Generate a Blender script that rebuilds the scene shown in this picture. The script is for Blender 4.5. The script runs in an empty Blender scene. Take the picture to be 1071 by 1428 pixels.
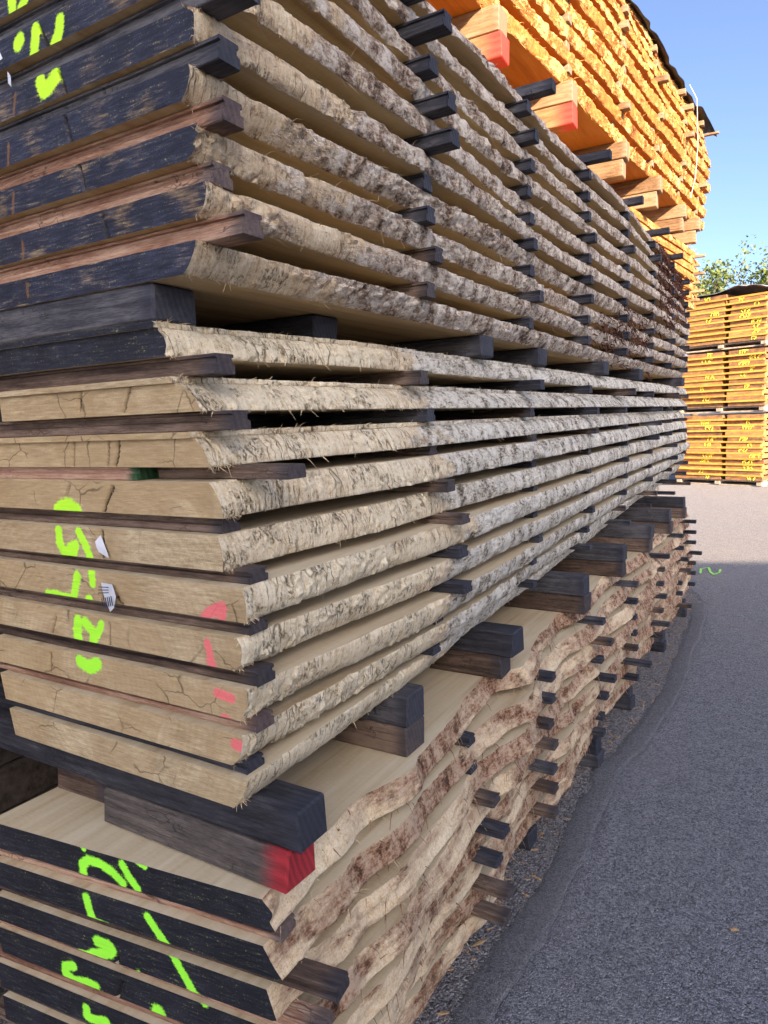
import bpy, math, random
import numpy as np
from mathutils import Matrix, Vector

S = bpy.context.scene
COL = S.collection
random.seed(7)
RNG = np.random.default_rng(7)

# ------------------------------------------------------------------ camera
cam = bpy.data.cameras.new('camera')
cam.sensor_fit = 'HORIZONTAL'; cam.sensor_width = 36.0; cam.lens = 36.0*973/1071
cam.clip_start = 0.02; cam.clip_end = 400
cam_o = bpy.data.objects.new('camera', cam); COL.objects.link(cam_o)
rot = Matrix(((0.85903837, -0.03462377, 0.51073894), (0.51056891, 0.13015358, -0.84992908), (-0.03704676, 0.99088912, 0.12948474)))
cam_o.matrix_world = Matrix.Translation((.74, -.78, 1.5)) @ rot.to_4x4()
S.camera = cam_o

# ------------------------------------------------------------------ sky, sun, exposure
SUN_EL = math.radians(25)
SUN_H = Vector((.75, -.66, 0)).normalized()
w = bpy.data.worlds.new('World'); S.world = w; w.use_nodes = True
wn = w.node_tree.nodes
sk = wn.new('ShaderNodeTexSky'); sk.sky_type = 'NISHITA'; sk.sun_disc = False
sk.sun_elevation = SUN_EL; sk.sun_rotation = math.atan2(SUN_H.x, SUN_H.y) % (2*math.pi)
sk.air_density = 0.4; sk.dust_density = 2.7; sk.ozone_density = 1.6
w.node_tree.links.new(sk.outputs[0], wn['Background'].inputs[0])
wn['Background'].inputs[1].default_value = 0.125
sun = bpy.data.lights.new('sun', 'SUN'); sun.energy = 5.0; sun.angle = math.radians(.5); sun.color = (1, .76, .52)
sun_o = bpy.data.objects.new('sun', sun); COL.objects.link(sun_o)
sv = Vector((SUN_H.x*math.cos(SUN_EL), SUN_H.y*math.cos(SUN_EL), math.sin(SUN_EL)))
sun_o.rotation_euler = (-sv).to_track_quat('-Z', 'Y').to_euler()
sun_o.location = (6, -6, 9)
vs = S.view_settings
vs.view_transform = 'Standard'; vs.look = 'None'; vs.gamma = 1; vs.exposure = 2.1
try: vs.use_curve_mapping = False
except Exception: pass
S.cycles.max_bounces = 6; S.cycles.diffuse_bounces = 4

# ------------------------------------------------------------------ helpers
def h2(ix, iy, seed):
    n = (ix.astype(np.int64)*374761393 + iy.astype(np.int64)*668265263 + int(seed)*1442695041) & 0xffffffff
    n = ((n ^ (n >> 13))*1274126177) & 0xffffffff
    n = ((n ^ (n >> 16))*2246822519) & 0xffffffff
    return ((n ^ (n >> 15)) & 0xffff)/65535.0
def vn(x, y, seed=0):
    x = np.asarray(x, float); y = np.asarray(y, float); x, y = np.broadcast_arrays(x, y)
    ix = np.floor(x); iy = np.floor(y); fx = x-ix; fy = y-iy
    fx = fx*fx*(3-2*fx); fy = fy*fy*(3-2*fy)
    a = h2(ix, iy, seed); b = h2(ix+1, iy, seed); c = h2(ix, iy+1, seed); d = h2(ix+1, iy+1, seed)
    return ((a*(1-fx)+b*fx)*(1-fy)+(c*(1-fx)+d*fx)*fy)*2-1
def sstep(a, b, x):
    t = np.clip((x-a)/(b-a), 0, 1); return t*t*(3-2*t)

ORD = ['first', 'second', 'third', 'fourth', 'fifth', 'sixth', 'seventh', 'eighth', 'ninth', 'tenth', 'eleventh', 'twelfth', 'thirteenth', 'fourteenth', 'fifteenth']
def tag(o, label=None, cat=None, group=None, kind=None):
    for k, v in (('label', label), ('category', cat), ('group', group), ('kind', kind)):
        if v: o[k] = v
    return o
def link(name, me, parent=None, loc=(0, 0, 0), rz=0.0):
    o = bpy.data.objects.new(name, me); COL.objects.link(o)
    o.location = loc; o.rotation_euler = (0, 0, rz)
    if parent is not None: o.parent = parent
    return o
def mesh(name, v, f, mats, mi=None, smooth=None):
    me = bpy.data.meshes.new(name)
    me.from_pydata([tuple(map(float, q)) for q in v], [], [tuple(map(int, q)) for q in f])
    for m in (mats if isinstance(mats, (list, tuple)) else [mats]): me.materials.append(m)
    if mi is not None: me.polygons.foreach_set('material_index', np.asarray(mi, np.int32))
    if smooth is not None:
        me.polygons.foreach_set('use_smooth', np.asarray(smooth, bool) if not isinstance(smooth, bool) else np.full(len(f), smooth))
    me.update(); return me
class MB:
    def __init__(s): s.v = []; s.f = []; s.m = []
    def box(s, x0, x1, y0, y1, z0, z1, m=0, jit=0, ch=0):
        b = len(s.v); J = lambda: random.uniform(-jit, jit)
        if ch <= 0:
            for z in (z0, z1):
                for x, y in ((x0, y0), (x1, y0), (x1, y1), (x0, y1)): s.v.append((x+J(), y+J(), z+J()*.3))
            for q in ((3, 2, 1, 0), (4, 5, 6, 7), (0, 1, 5, 4), (1, 2, 6, 5), (2, 3, 7, 6), (3, 0, 4, 7)): s.f.append(tuple(b+i for i in q)); s.m.append(m)
        else:   # chamfered
            jj = [[J(), J(), J()*.3] for _ in range(8)]
            sg = [(-1, -1, -1), (1, -1, -1), (1, 1, -1), (-1, 1, -1), (-1, -1, 1), (1, -1, 1), (1, 1, 1), (-1, 1, 1)]
            C0 = [(x0, x1), (y0, y1), (z0, z1)]; ids = {}
            for i, g in enumerate(sg):
                p = [C0[a][0 if g[a] < 0 else 1]+jj[i][a] for a in range(3)]
                for a in range(3):
                    q = [p[k]-(0 if k == a else g[k]*ch) for k in range(3)]
                    ids[(i, a)] = len(s.v); s.v.append(tuple(q))
            quads = {(0, -1): (0, 4, 7, 3), (0, 1): (1, 2, 6, 5), (1, -1): (0, 1, 5, 4), (1, 1): (2, 3, 7, 6), (2, -1): (3, 2, 1, 0), (2, 1): (4, 5, 6, 7)}
            for (a, g), q in quads.items(): s.f.append(tuple(ids[(i, a)] for i in q)); s.m.append(m)
            for i in range(8):
                for j in range(i+1, 8):
                    d = [k for k in range(3) if sg[i][k] != sg[j][k]]
                    if len(d) == 1:
                        o2 = [k for k in range(3) if k != d[0]]
                        q = (ids[(i, o2[0])], ids[(j, o2[0])], ids[(j, o2[1])], ids[(i, o2[1])])
                        P = [Vector(s.v[k]) for k in q]; n = (P[1]-P[0]).cross(P[2]-P[0])
                        c = sum(P, Vector())/4-Vector(((x0+x1)/2, (y0+y1)/2, (z0+z1)/2))
                        c[d[0]] = 0
                        s.f.append(q if n.dot(c) > 0 else q[::-1]); s.m.append(m)
            for i in range(8):
                q = (ids[(i, 0)], ids[(i, 1)], ids[(i, 2)])
                P = [Vector(s.v[k]) for k in q]; n = (P[1]-P[0]).cross(P[2]-P[0])
                s.f.append(q if n.dot(Vector(sg[i])) > 0 else q[::-1]); s.m.append(m)
        return s
    def tube(s, pts, r, n=6, m=0):
        b = len(s.v); P = [Vector(p) for p in pts]
        for i, p in enumerate(P):
            t = (P[min(i+1, len(P)-1)]-P[max(i-1, 0)]).normalized()
            a = t.orthogonal().normalized(); c = t.cross(a)
            rr = r[i] if isinstance(r, (list, tuple)) else r
            for k in range(n):
                q = p+(a*math.cos(2*math.pi*k/n)+c*math.sin(2*math.pi*k/n))*rr; s.v.append(tuple(q))
        for i in range(len(P)-1):
            for k in range(n): s.f.append((b+i*n+k, b+i*n+(k+1) % n, b+(i+1)*n+(k+1) % n, b+(i+1)*n+k)); s.m.append(m)
        s.f.append(tuple(b+k for k in range(n))[::-1]); s.m.append(m)
        s.f.append(tuple(b+(len(P)-1)*n+k for k in range(n))); s.m.append(m)
        return s
    def mesh(s, name, mats, smooth=False): return mesh(name, s.v, s.f, mats, s.m, smooth)

# ------------------------------------------------------------------ materials
class NT:
    def __init__(s, name):
        s.mat = bpy.data.materials.new(name); s.mat.use_nodes = True
        s.t = s.mat.node_tree; s.n = s.t.nodes; s.l = s.t.links
        s.bsdf = s.n['Principled BSDF']; s.bsdf.inputs['Specular IOR Level'].default_value = .25
        s.tc = s.n.new('ShaderNodeTexCoord'); s.geo = s.n.new('ShaderNodeNewGeometry'); s.oi = s.n.new('ShaderNodeObjectInfo')
        s.obj = s.tc.outputs['Object']; s.pos = s.geo.outputs['Position']; s.rnd = s.oi.outputs['Random']
    def set(s, sock, v):
        if hasattr(v, 'is_output') or isinstance(v, bpy.types.NodeSocket): s.l.new(v, sock)
        else: sock.default_value = v
    def math(s, op, a, b=0.0, clamp=False):
        n = s.n.new('ShaderNodeMath'); n.operation = op; n.use_clamp = clamp; s.set(n.inputs[0], a); s.set(n.inputs[1], b); return n.outputs[0]
    def vmath(s, op, a, b):
        n = s.n.new('ShaderNodeVectorMath'); n.operation = op; s.set(n.inputs[0], a); s.set(n.inputs[1], b); return n.outputs[0]
    def rvec(s, k=50.0):   # a different cut of the texture for every object
        n = s.n.new('ShaderNodeCombineXYZ'); r = s.math('MULTIPLY', s.rnd, k)
        for i in range(3): s.l.new(s.math('MULTIPLY', r, (1.0, 1.7, .61)[i]), n.inputs[i])
        return s.vmath('ADD', s.obj, n.outputs[0])
    def map(s, v, scale=(1, 1, 1), rot=(0, 0, 0), loc=(0, 0, 0)):
        n = s.n.new('ShaderNodeMapping'); s.set(n.inputs[0], v); n.inputs[1].default_value = loc; n.inputs[2].default_value = rot; n.inputs[3].default_value = scale; return n.outputs[0]
    def noise(s, v, scale=5, detail=4, rough=.6, dist=0):
        n = s.n.new('ShaderNodeTexNoise'); s.set(n.inputs['Vector'], v); n.inputs['Scale'].default_value = scale
        n.inputs['Detail'].default_value = detail; n.inputs['Roughness'].default_value = rough; n.inputs['Distortion'].default_value = dist; return n.outputs[0]
    def voro(s, v, scale, feature='F1'):
        n = s.n.new('ShaderNodeTexVoronoi'); n.feature = feature; s.set(n.inputs['Vector'], v); n.inputs['Scale'].default_value = scale; return n.outputs[0], (n.outputs[1] if feature == 'F1' else None)
    def ramp(s, f, stops):
        n = s.n.new('ShaderNodeValToRGB'); e = n.color_ramp.elements
        while len(e) < len(stops): e.new(.5)
        for k, (p, c) in enumerate(stops): e[k].position = p; e[k].color = (*c, 1) if isinstance(c, tuple) else (c, c, c, 1)
        s.set(n.inputs[0], f); return n.outputs[0]
    def mix(s, f, a, b, mode='MIX'):
        n = s.n.new('ShaderNodeMix'); n.data_type = 'RGBA'; n.blend_type = mode; s.set(n.inputs[0], f)
        for i, v in ((6, a), (7, b)):
            s.set(n.inputs[i], (*v, 1) if isinstance(v, tuple) and len(v) == 3 else v)
        return n.outputs[2]
    def step(s, f, a, b):   # smoothstep
        n = s.n.new('ShaderNodeMapRange'); n.interpolation_type = 'SMOOTHSTEP'; s.set(n.inputs[0], f); s.set(n.inputs[1], a); s.set(n.inputs[2], b); return n.outputs[0]
    def lin(s, f, a, b, c, d):
        n = s.n.new('ShaderNodeMapRange'); s.set(n.inputs[0], f)
        for i, v in enumerate((a, b, c, d)): s.set(n.inputs[i+1], v)
        return n.outputs[0]
    def sep(s, v):
        n = s.n.new('ShaderNodeSeparateXYZ'); s.set(n.inputs[0], v); return n.outputs
    def attr(s, name):
        n = s.n.new('ShaderNodeAttribute'); n.attribute_name = name; return n
    def bump(s, h, strength=.5, dist=.003, prev=None):
        n = s.n.new('ShaderNodeBump'); n.inputs['Strength'].default_value = strength; n.inputs['Distance'].default_value = dist; s.set(n.inputs['Height'], h)
        if prev is not None: s.l.new(prev, n.inputs['Normal'])
        return n.outputs[0]
    def out(s, col, rough=.8, nor=None):
        s.set(s.bsdf.inputs['Base Color'], (*col, 1) if isinstance(col, tuple) and len(col) == 3 else col); s.set(s.bsdf.inputs['Roughness'], rough)
        if nor is not None: s.l.new(nor, s.bsdf.inputs['Normal'])
        return s.mat

def wane_mat(name, pale, bark, y0, y1, f0, f1, ridge=1.0, patch=7.0, stretch=.6, tint=(.40, .20, .075), tamt=.3, tuft=1.0, scratch=1.0, ds=1.0, bmp=1.0):
    """sawn and peeled plank edge: pale torn wood that gives way to bark along the plank"""
    t = NT(name); p = t.rvec()
    rid = t.noise(t.map(p, (30, 150, 9), (.3, 0, 0)), 1, 3, .6)
    fuzz = t.noise(t.map(p, (1, 1, .6)), 330*ds, 4, .75); mid = t.noise(t.map(p, (1, 1, 1.6)), 55*ds, 5, .75)
    k = t.math('ADD', t.math('MULTIPLY', rid, .30*ridge), t.math('ADD', t.math('MULTIPLY', fuzz, .62-.30*ridge), t.math('MULTIPLY', mid, .38)))
    pc = t.ramp(k, [(.29, pale[0]), (.40, pale[1]), (.47, pale[2]), (.58, pale[3])])
    # torn tufts: dark pits between light fibres, in clumps
    tf = t.noise(t.map(p, (1, 1.5, .8)), 120, 5, .8); tm = t.step(t.noise(t.map(p, (1, 1, 1.3)), 16, 4, .7), .50, .60)
    pit = t.math('MULTIPLY', t.math('MULTIPLY', t.step(tf, .50, .40), tm), .85*tuft); pc = t.mix(pit, pc, pale[0])
    # saw scratches across the edge
    sd, _ = t.voro(t.map(t.vmath('ADD', p, t.map(t.noise(p, 30, 2), (.02, .02, .02))), (6, 55, 9), (.45, 0, 0)), 1, 'DISTANCE_TO_EDGE')
    sm = t.math('MULTIPLY', t.step(sd, .045, .0), t.step(t.noise(p, 12, 3, .6), .46, .62)); pc = t.mix(t.math('MULTIPLY', sm, .8*scratch), pc, tuple(c*.8 for c in pale[0]))
    bn = t.noise(t.map(p, (1, .55, 1.2), (.35, 0, 0)), 120*ds, 6, .78); b2 = t.noise(t.map(p, (1, .8, .45), (.3, 0, 0)), 26*ds, 5, .72)
    bc = t.ramp(t.math('ADD', t.math('MULTIPLY', bn, .48), t.math('MULTIPLY', b2, .52)), [(.36, bark[0]), (.43, bark[1]), (.48, bark[2]), (.55, bark[3])])
    Y = t.sep(t.pos)[1]
    fr = t.lin(Y, y0, y1, f0, f1)
    big = t.noise(t.map(p, (1, stretch, 1.5)), patch, 6, .72)
    ms = t.math('ADD', big, fr)
    m = t.step(ms, .94, 1.06)
    hue = t.step(t.noise(p, 3.0, 3, .5), .40, .70); band = t.math('MULTIPLY', t.step(ms, .80, .98), .55)
    pc = t.mix(t.math('MAXIMUM', t.math('MULTIPLY', hue, tamt), band), pc, t.mix(.5, pc, tint))
    col = t.mix(m, pc, bc)
    b = t.bump(t.math('SUBTRACT', k, t.math('MULTIPLY', t.math('ADD', pit, sm), .35)), bmp, .009); b = t.bump(t.math('MULTIPLY', bn, m), .8, .008/ds, b)
    return t.out(col, .85, b)

PALE_M = [(.13, .08, .04), (.40, .30, .175), (.66, .55, .37), (.80, .71, .53)]
PALE_U = [(.09, .05, .025), (.34, .24, .14), (.58, .46, .30), (.75, .64, .46)]
BARK_M = [(.04, .034, .03), (.21, .17, .125), (.57, .51, .41), (.80, .75, .65)]
BARK_U = [(.03, .022, .018), (.19, .12, .08), (.46, .35, .26), (.77, .68, .57)]
BARK_B = [(.022, .013, .010), (.12, .055, .03), (.30, .155, .085), (.52, .37, .25)]
PALE_B = [(.22, .14, .07), (.48, .35, .20), (.68, .54, .35), (.82, .71, .51)]
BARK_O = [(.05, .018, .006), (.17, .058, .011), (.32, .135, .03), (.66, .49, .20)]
PALE_O = [(.08, .027, .005), (.22, .07, .011), (.32, .115, .02), (.44, .21, .05)]  # wood and bark tones of the tall stack with warm sunlight mixed in
M_WANE_M = wane_mat('wane_middle', PALE_M, BARK_M, .35, 1.0, .12, .80)
M_WANE_U = wane_mat('wane_upper', PALE_U, BARK_U, .0, .8, .33, .75)
M_WANE_B = wane_mat('wane_bottom', PALE_B, BARK_B, 0, 3, .49, .56, .35, 5.5, .34, tuft=.3, scratch=.25, bmp=.6)
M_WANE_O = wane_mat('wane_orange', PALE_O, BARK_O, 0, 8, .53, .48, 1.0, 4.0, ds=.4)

def face_mat(name, c):
    t = NT(name); p = t.rvec(9)
    g = t.noise(t.map(p, (26, 1.6, 26)), 1, 5, .6, .6); f = t.noise(t.map(p, (60, 300, 60)), 1, 3, .6)
    big = t.noise(t.map(p, (3.5, .9, 3)), 1, 4, .6, 1.0)
    k = t.math('ADD', t.math('MULTIPLY', g, .55), t.math('ADD', t.math('MULTIPLY', f, .15), t.math('MULTIPLY', big, .3)))
    return t.out(t.ramp(k, [(.33, c[0]), (.47, c[1]), (.62, c[2])]), .7, t.bump(f, .25, .001))
M_FACE = face_mat('sawn_face', [(.36, .25, .135), (.52, .415, .265), (.62, .53, .37)])
M_FACE_B = face_mat('sawn_face_brown', [(.30, .19, .09), (.47, .34, .18), (.58, .47, .29)])
M_FACE_O = face_mat('sawn_face_orange', [(.26, .085, .010), (.36, .13, .017), (.43, .18, .035)])  # orange of the bounced sun put into the sawn wood colour

def end_mat(name, wood, seal_c, ring_c):
    """cross-cut end: growth rings, saw scratches, black end sealer, spray paint and drying cracks"""
    t = NT(name); P = t.pos; p = t.rvec(30)
    q = t.map(P, (1, 1, 1), (0, 0, 0), (-ring_c[0], 0, -ring_c[1]))
    wv = t.n.new('ShaderNodeTexWave'); wv.wave_type = 'RINGS'; wv.rings_direction = 'Y'; t.l.new(q, wv.inputs['Vector'])
    wv.inputs['Scale'].default_value = 23; wv.inputs['Distortion'].default_value = 9; wv.inputs['Detail'].default_value = 3; wv.inputs['Detail Scale'].default_value = .25
    scr = t.noise(t.map(p, (22, 20, 230), (0, math.radians(58), 0)), 1, 5, .72)
    fine = t.noise(p, 520, 4, .75); big = t.noise(p, 9, 5, .65)
    heart = t.step(t.noise(t.map(P, (2.1, 1, 1.2)), 2.6, 2, .4, 1.5), .47, .53)
    k = t.math('ADD', t.math('MULTIPLY', scr, .42), t.math('ADD', t.math('MULTIPLY', wv.outputs[1], .02), t.math('ADD', t.math('MULTIPLY', fine, .28), t.math('MULTIPLY', big, .24))))
    col = t.ramp(k, [(.34, wood[0]), (.43, tuple((x+y)/2 for x, y in zip(wood[0], wood[1]))), (.50, wood[1]), (.62, wood[2])])
    col = t.mix(t.math('MULTIPLY', t.rnd, .45), col, tuple(c*f for c, f in zip(wood[1], (.95, .83, .66))))
    col = t.mix(t.math('MULTIPLY', heart, .35), col, tuple(c*f for c, f in zip(wood[1], (.72, .62, .5))))
    hc, _ = t.voro(t.map(t.vmath('ADD', P, t.map(t.noise(P, 12, 3), (.06, .06, .06))), (9, 1, 13)), 1, 'DISTANCE_TO_EDGE')
    col = t.mix(t.math('MULTIPLY', t.math('MULTIPLY', t.step(hc, .022, .0), t.step(t.noise(P, 7, 2), .5, .6)), .75), col, tuple(c*.35 for c in wood[0]))
    pa = t.attr('paint'); sp = t.n.new('ShaderNodeSeparateColor'); t.l.new(pa.outputs[0], sp.inputs[0])
    r, g, b = sp.outputs; a = pa.outputs['Alpha']
    wear = t.math('ADD', t.math('MULTIPLY', t.noise(t.map(p, (1, 1, 1.4)), 9, 4, .62), .62), t.math('MULTIPLY', scr, .38))
    sm = t.step(t.math('ADD', b, t.math('MULTIPLY', wear, -1.0)), .22, .36)
    scol = t.ramp(t.math('ADD', t.math('MULTIPLY', fine, .35), t.math('ADD', t.math('MULTIPLY', scr, .4), t.math('MULTIPLY', big, .25))), [(.38, tuple(c*.4 for c in seal_c)), (.50, seal_c), (.58, tuple(c*2.0 for c in seal_c)), (.68, tuple(c*4.5 for c in seal_c))])
    col = t.mix(sm, col, scol)
    col = t.mix(t.math('MULTIPLY', a, .8), col, (.24, .11, .035))
    spn = t.math('ADD', t.math('MULTIPLY', t.noise(p, 230, 4, .85), .7), t.math('MULTIPLY', scr, .4))
    edge = lambda ch: t.step(t.math('ADD', ch, t.math('MULTIPLY', t.math('SUBTRACT', spn, .5), 1.9)), .22, .72)
    col = t.mix(t.math('MULTIPLY', edge(g), .82), col, (.82, .14, .17))
    col = t.mix(edge(r), col, t.mix(t.step(P if False else t.sep(P)[2], .8, 1.7), (.33, .92, .05), (.55, .92, .035)))
    ck = t.attr('crack').outputs['Fac']
    col = t.mix(t.math('MULTIPLY', t.step(ck, .1, .6), .95), col, (.018, .013, .010))
    return t.out(col, t.lin(sm, 0, 1, .8, .6), t.bump(t.math('ADD', t.math('MULTIPLY', scr, .6), t.math('MULTIPLY', fine, .4)), .8, .003))
WOOD_END = [(.21, .145, .075), (.46, .355, .215), (.64, .53, .36)]
SEAL = (.020, .021, .030)
M_END_M = end_mat('end_grain_middle', WOOD_END, SEAL, (-.36, 1.05))
M_END_U = end_mat('end_grain_upper', [(.13, .085, .05), (.22, .16, .105), (.34, .27, .19)], (.024, .026, .042), (-.34, 2.35))
M_END_B = end_mat('end_grain_bottom', WOOD_END, (.013, .013, .019), (-.33, .35))

def stick_mat(name, cs, endc, red=None, axis=0, endlen=.03):
    t = NT(name); p = t.rvec(40)
    sc = [40, 40, 90]; sc[axis] = 5
    g = t.noise(t.map(p, tuple(sc)), 1, 5, .65, .4); sc2 = [500, 500, 500]; sc2[axis] = 45
    f = t.noise(t.map(p, tuple(sc2)), 1, 3, .65); bl = t.noise(t.map(p, (7, 16, 16)), 1, 5, .7)
    k = t.math('ADD', t.math('MULTIPLY', g, .45), t.math('ADD', t.math('MULTIPLY', f, .25), t.math('MULTIPLY', bl, .3)))
    k = t.math('ADD', k, t.math('MULTIPLY', t.math('SUBTRACT', t.rnd, .5), .16))
    col = t.ramp(k, [(.38, cs[0]), (.50, cs[1]), (.62, cs[2])])
    cr, _ = t.voro(t.map(t.vmath('ADD', p, t.map(t.noise(p, 20, 2), (.05, .05, .03))), (4, 60, 60)), 1, 'DISTANCE_TO_EDGE')
    ckm = t.math('MULTIPLY', t.step(cr, .05, .0), t.step(t.noise(p, 9, 2), .5, .62)); col = t.mix(t.math('MULTIPLY', ckm, .75), col, tuple(c*.4 for c in cs[0]))
    x = t.math('ADD', t.sep(t.obj)[axis], t.math('MULTIPLY', t.math('SUBTRACT', bl, .5), .04))
    rg_ = t.n.new('ShaderNodeTexWave'); rg_.wave_type = 'RINGS'; rg_.rings_direction = 'X'; t.l.new(t.map(p, (.01, 1, 1)), rg_.inputs['Vector']); rg_.inputs['Scale'].default_value = 26; rg_.inputs['Distortion'].default_value = 1.5
    f = t.math('ADD', t.math('MULTIPLY', f, .6), t.math('MULTIPLY', rg_.outputs[1], .4))
    e = t.step(x, -endlen*1.5, -endlen*.25)
    col = t.mix(t.math('MULTIPLY', e, .97 if red else .75), col, t.mix(f, tuple(c*.45 for c in endc), tuple(c*1.5 for c in endc)))
    return t.out(col, .75, t.bump(t.math('ADD', g, f), .6, .003))
M_SLATE = stick_mat('weathered_dark_wood', [(.016, .016, .02), (.043, .042, .05), (.11, .105, .11)], (.03, .032, .045))
M_BROWN = stick_mat('weathered_brown_wood', [(.035, .022, .017), (.10, .066, .048), (.21, .15, .115)], (.035, .034, .042))
M_RUST = stick_mat('weathered_reddish_wood', [(.10, .045, .028), (.26, .14, .09), (.44, .30, .21)], (.05, .047, .055))
M_GREENEND = stick_mat('green_ended_wood', [(.10, .045, .028), (.30, .165, .11), (.46, .31, .22)], (.012, .06, .025), True, 0, .02)
M_REDEND = stick_mat('red_painted_bearer', [(.03, .026, .025), (.085, .07, .062), (.16, .135, .115)], (.30, .022, .03), True, 0, .045)
M_TIMBER_O = stick_mat('sunlit_bearer_wood', [(.10, .055, .026), (.20, .12, .062), (.29, .19, .115)], (.23, .165, .11))  # lighter, warmer copy of the bearer wood: sunlight put into the colour
M_REDEND_O = stick_mat('sunlit_red_bearer', [(.18, .085, .035), (.30, .16, .075), (.38, .24, .13)], (.50, .045, .035), True, 0, .10)  # sunlit copy of the red-ended bearer, brightened in its colours

def plain(name, c, rough=.8, nscale=30, amt=.3, bump=.2, bd=.003):
    t = NT(name); n = t.noise(t.rvec(20), nscale, 4, .65)
    return t.out(t.ramp(n, [(.3, tuple(x*(1-amt) for x in c)), (.7, tuple(min(1, x*(1+amt)) for x in c))]), rough, t.bump(n, bump, bd))
M_SPLINT = plain('splinter_pale', (.55, .43, .27), .9, 80)
M_SPLINT_B = plain('bark_fibre', (.22, .12, .075), .9, 80)
M_SPLINT_U = plain('splinter_brown', (.38, .27, .17), .9, 80)
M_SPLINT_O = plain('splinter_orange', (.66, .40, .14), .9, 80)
M_BARKRED = plain('shaggy_bark', (.085, .036, .024), .9, 60, .6)
M_TARP = plain('black_tarpaulin', (.007, .007, .008), .45, 14, .4, .5, .02)
M_TARPG = plain('grey_tarpaulin', (.20, .21, .25), .5, 8, .3, .4, .02)
M_CORD = plain('white_cord', (.55, .55, .55), .7)
M_TAG = plain('white_tag', (.62, .63, .68), .6, 60, .1)
M_INK = plain('black_ink', (.03, .035, .06), .7)
# ------------------------------------------------------------------ ground
def ground_mat(name, dark, lite, speck, sc=210, bd=.006, warm=(.09, .075, .065)):
    t = NT(name); P = t.pos
    d, c = t.voro(P, sc); d2, c2 = t.voro(P, sc*2.3)
    n = t.noise(P, 60, 5, .7); big = t.noise(P, 1.3, 5, .6); m = t.noise(P, 14, 4, .6)
    cc = t.sep(c)[0]
    col = t.ramp(t.math('ADD', t.math('MULTIPLY', cc, .55), t.math('MULTIPLY', n, .45)), [(.28, tuple(c*.7 for c in dark)), (.52, tuple((a+b)/2 for a, b in zip(dark, lite))), (.78, lite)])
    col = t.mix(t.math('MULTIPLY', t.step(t.sep(c)[1], .985, .995), .8), col, speck)
    col = t.mix(t.math('MULTIPLY', t.step(big, .42, .72), .45), col, warm)
    col = t.mix(t.math('MULTIPLY', t.step(m, .5, .75), .3), col, tuple(x*.6 for x in dark))
    h = t.math('ADD', t.math('MULTIPLY', d, -1.0), t.math('MULTIPLY', n, .8))
    b = t.bump(h, 1.0, bd*1.5); b = t.bump(t.math('MULTIPLY', d2, -1), .5, bd*.5, b)
    return t.out(col, .82, b)
M_GROUND = ground_mat('old_coarse_asphalt', (.17, .158, .162), (.43, .395, .385), (.55, .52, .49), 130, .012, (.29, .262, .255))
M_LANE = ground_mat('asphalt', (.19, .19, .207), (.40, .40, .42), (.58, .57, .56), 190, .007, (.30, .285, .285))  # blue of the skylight mixed into a neutral asphalt grey
M_SEAL = ground_mat('joint_bitumen', (.15, .147, .155), (.28, .275, .28), (.4, .4, .4), 260, .004, (.21, .20, .205))

g = mesh('ground', [(-150, -150, 0), (150, -150, 0), (150, 150, 0), (-150, 150, 0)], [(0, 1, 2, 3)], M_GROUND)
tag(link('ground', g), 'coarse worn asphalt margin under the timber stacks', 'ground', kind='structure')
JY = [-4, 0, .78, 1.05, 1.34, 1.54, 2.07, 2.43, 3.03, 3.56, 4.4, 5.0, 5.8, 6.3, 6.8, 40]; JX = [.03, .03, .047, .065, .072, .068, .05, .106, .148, .131, .11, .06, -.25, -1.2, -4, -4]
def strip(name, x0, x1, prof, mat, ys, label, amp0=.008, amp1=.008, seed=1):
    v = []; f = []; n = len(prof)
    for y in ys:
        j = np.interp(y, JY, JX)
        a = j+x0+float(vn(y*9, 0, seed))*amp0+float(vn(y*33, 0, seed))*amp0*.5; b = (2.92 if x1 > 2 else j+x1)+float(vn(y*7, 3, seed))*amp1+float(vn(y*29, 3, seed))*amp1*.5
        for u, z in prof: v.append((a+(b-a)*u, y, z))
    for i in range(len(ys)-1):
        for k in range(n-1): f.append((i*n+k, i*n+k+1, (i+1)*n+k+1, (i+1)*n+k))
    tag(link(name, mesh(name, v, f, mat, None, True)), label, 'road', kind='structure')
ysg = list(np.arange(-4, 9, .02))+[10, 14, 20, 40]
strip('asphalt_lane', .07, 2.85, [(0, .001), (.008, .009), (.02, .0105), (1, .011)], M_LANE, ysg, 'dark grey asphalt lane tinted with skylight blue beside the timber stack')
strip('asphalt_joint', -.012, .09, [(0, .001), (.12, .006), (.45, .010), (.8, .0135), (1, .0145), (1.001, .010)], M_SEAL, [q for q in ysg if q < 5.0], 'smooth dark bitumen joint along the asphalt lane', .012, .010, 5)
# sprayed squiggle on the lane
def flat_stroke(pts, wd, z):
    v = []; f = []
    for i, (x, y) in enumerate(pts):
        a = pts[max(i-1, 0)]; b = pts[min(i+1, len(pts)-1)]; d = Vector((b[0]-a[0], b[1]-a[1])).normalized()
        k = wd*random.uniform(.6, 1.25)
        v += [(x-d.y*k, y+d.x*k, z), (x+d.y*k, y-d.x*k, z)]
        if i: f.append((2*i-2, 2*i-1, 2*i+1, 2*i))
    return v, f
pts = []
for (x, y), (x2, y2) in zip([(-.01, 6.02), (-.03, 6.22), (.03, 6.3), (.06, 6.12), (.1, 6.0), (.14, 6.12)], [(-.03, 6.22), (.03, 6.3), (.06, 6.12), (.1, 6.0), (.14, 6.12), (.13, 6.28)]):
    for k in range(5): pts.append((x+(x2-x)*k/5, y+(y2-y)*k/5))
v, f = flat_stroke(pts, .011, .0185)
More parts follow.
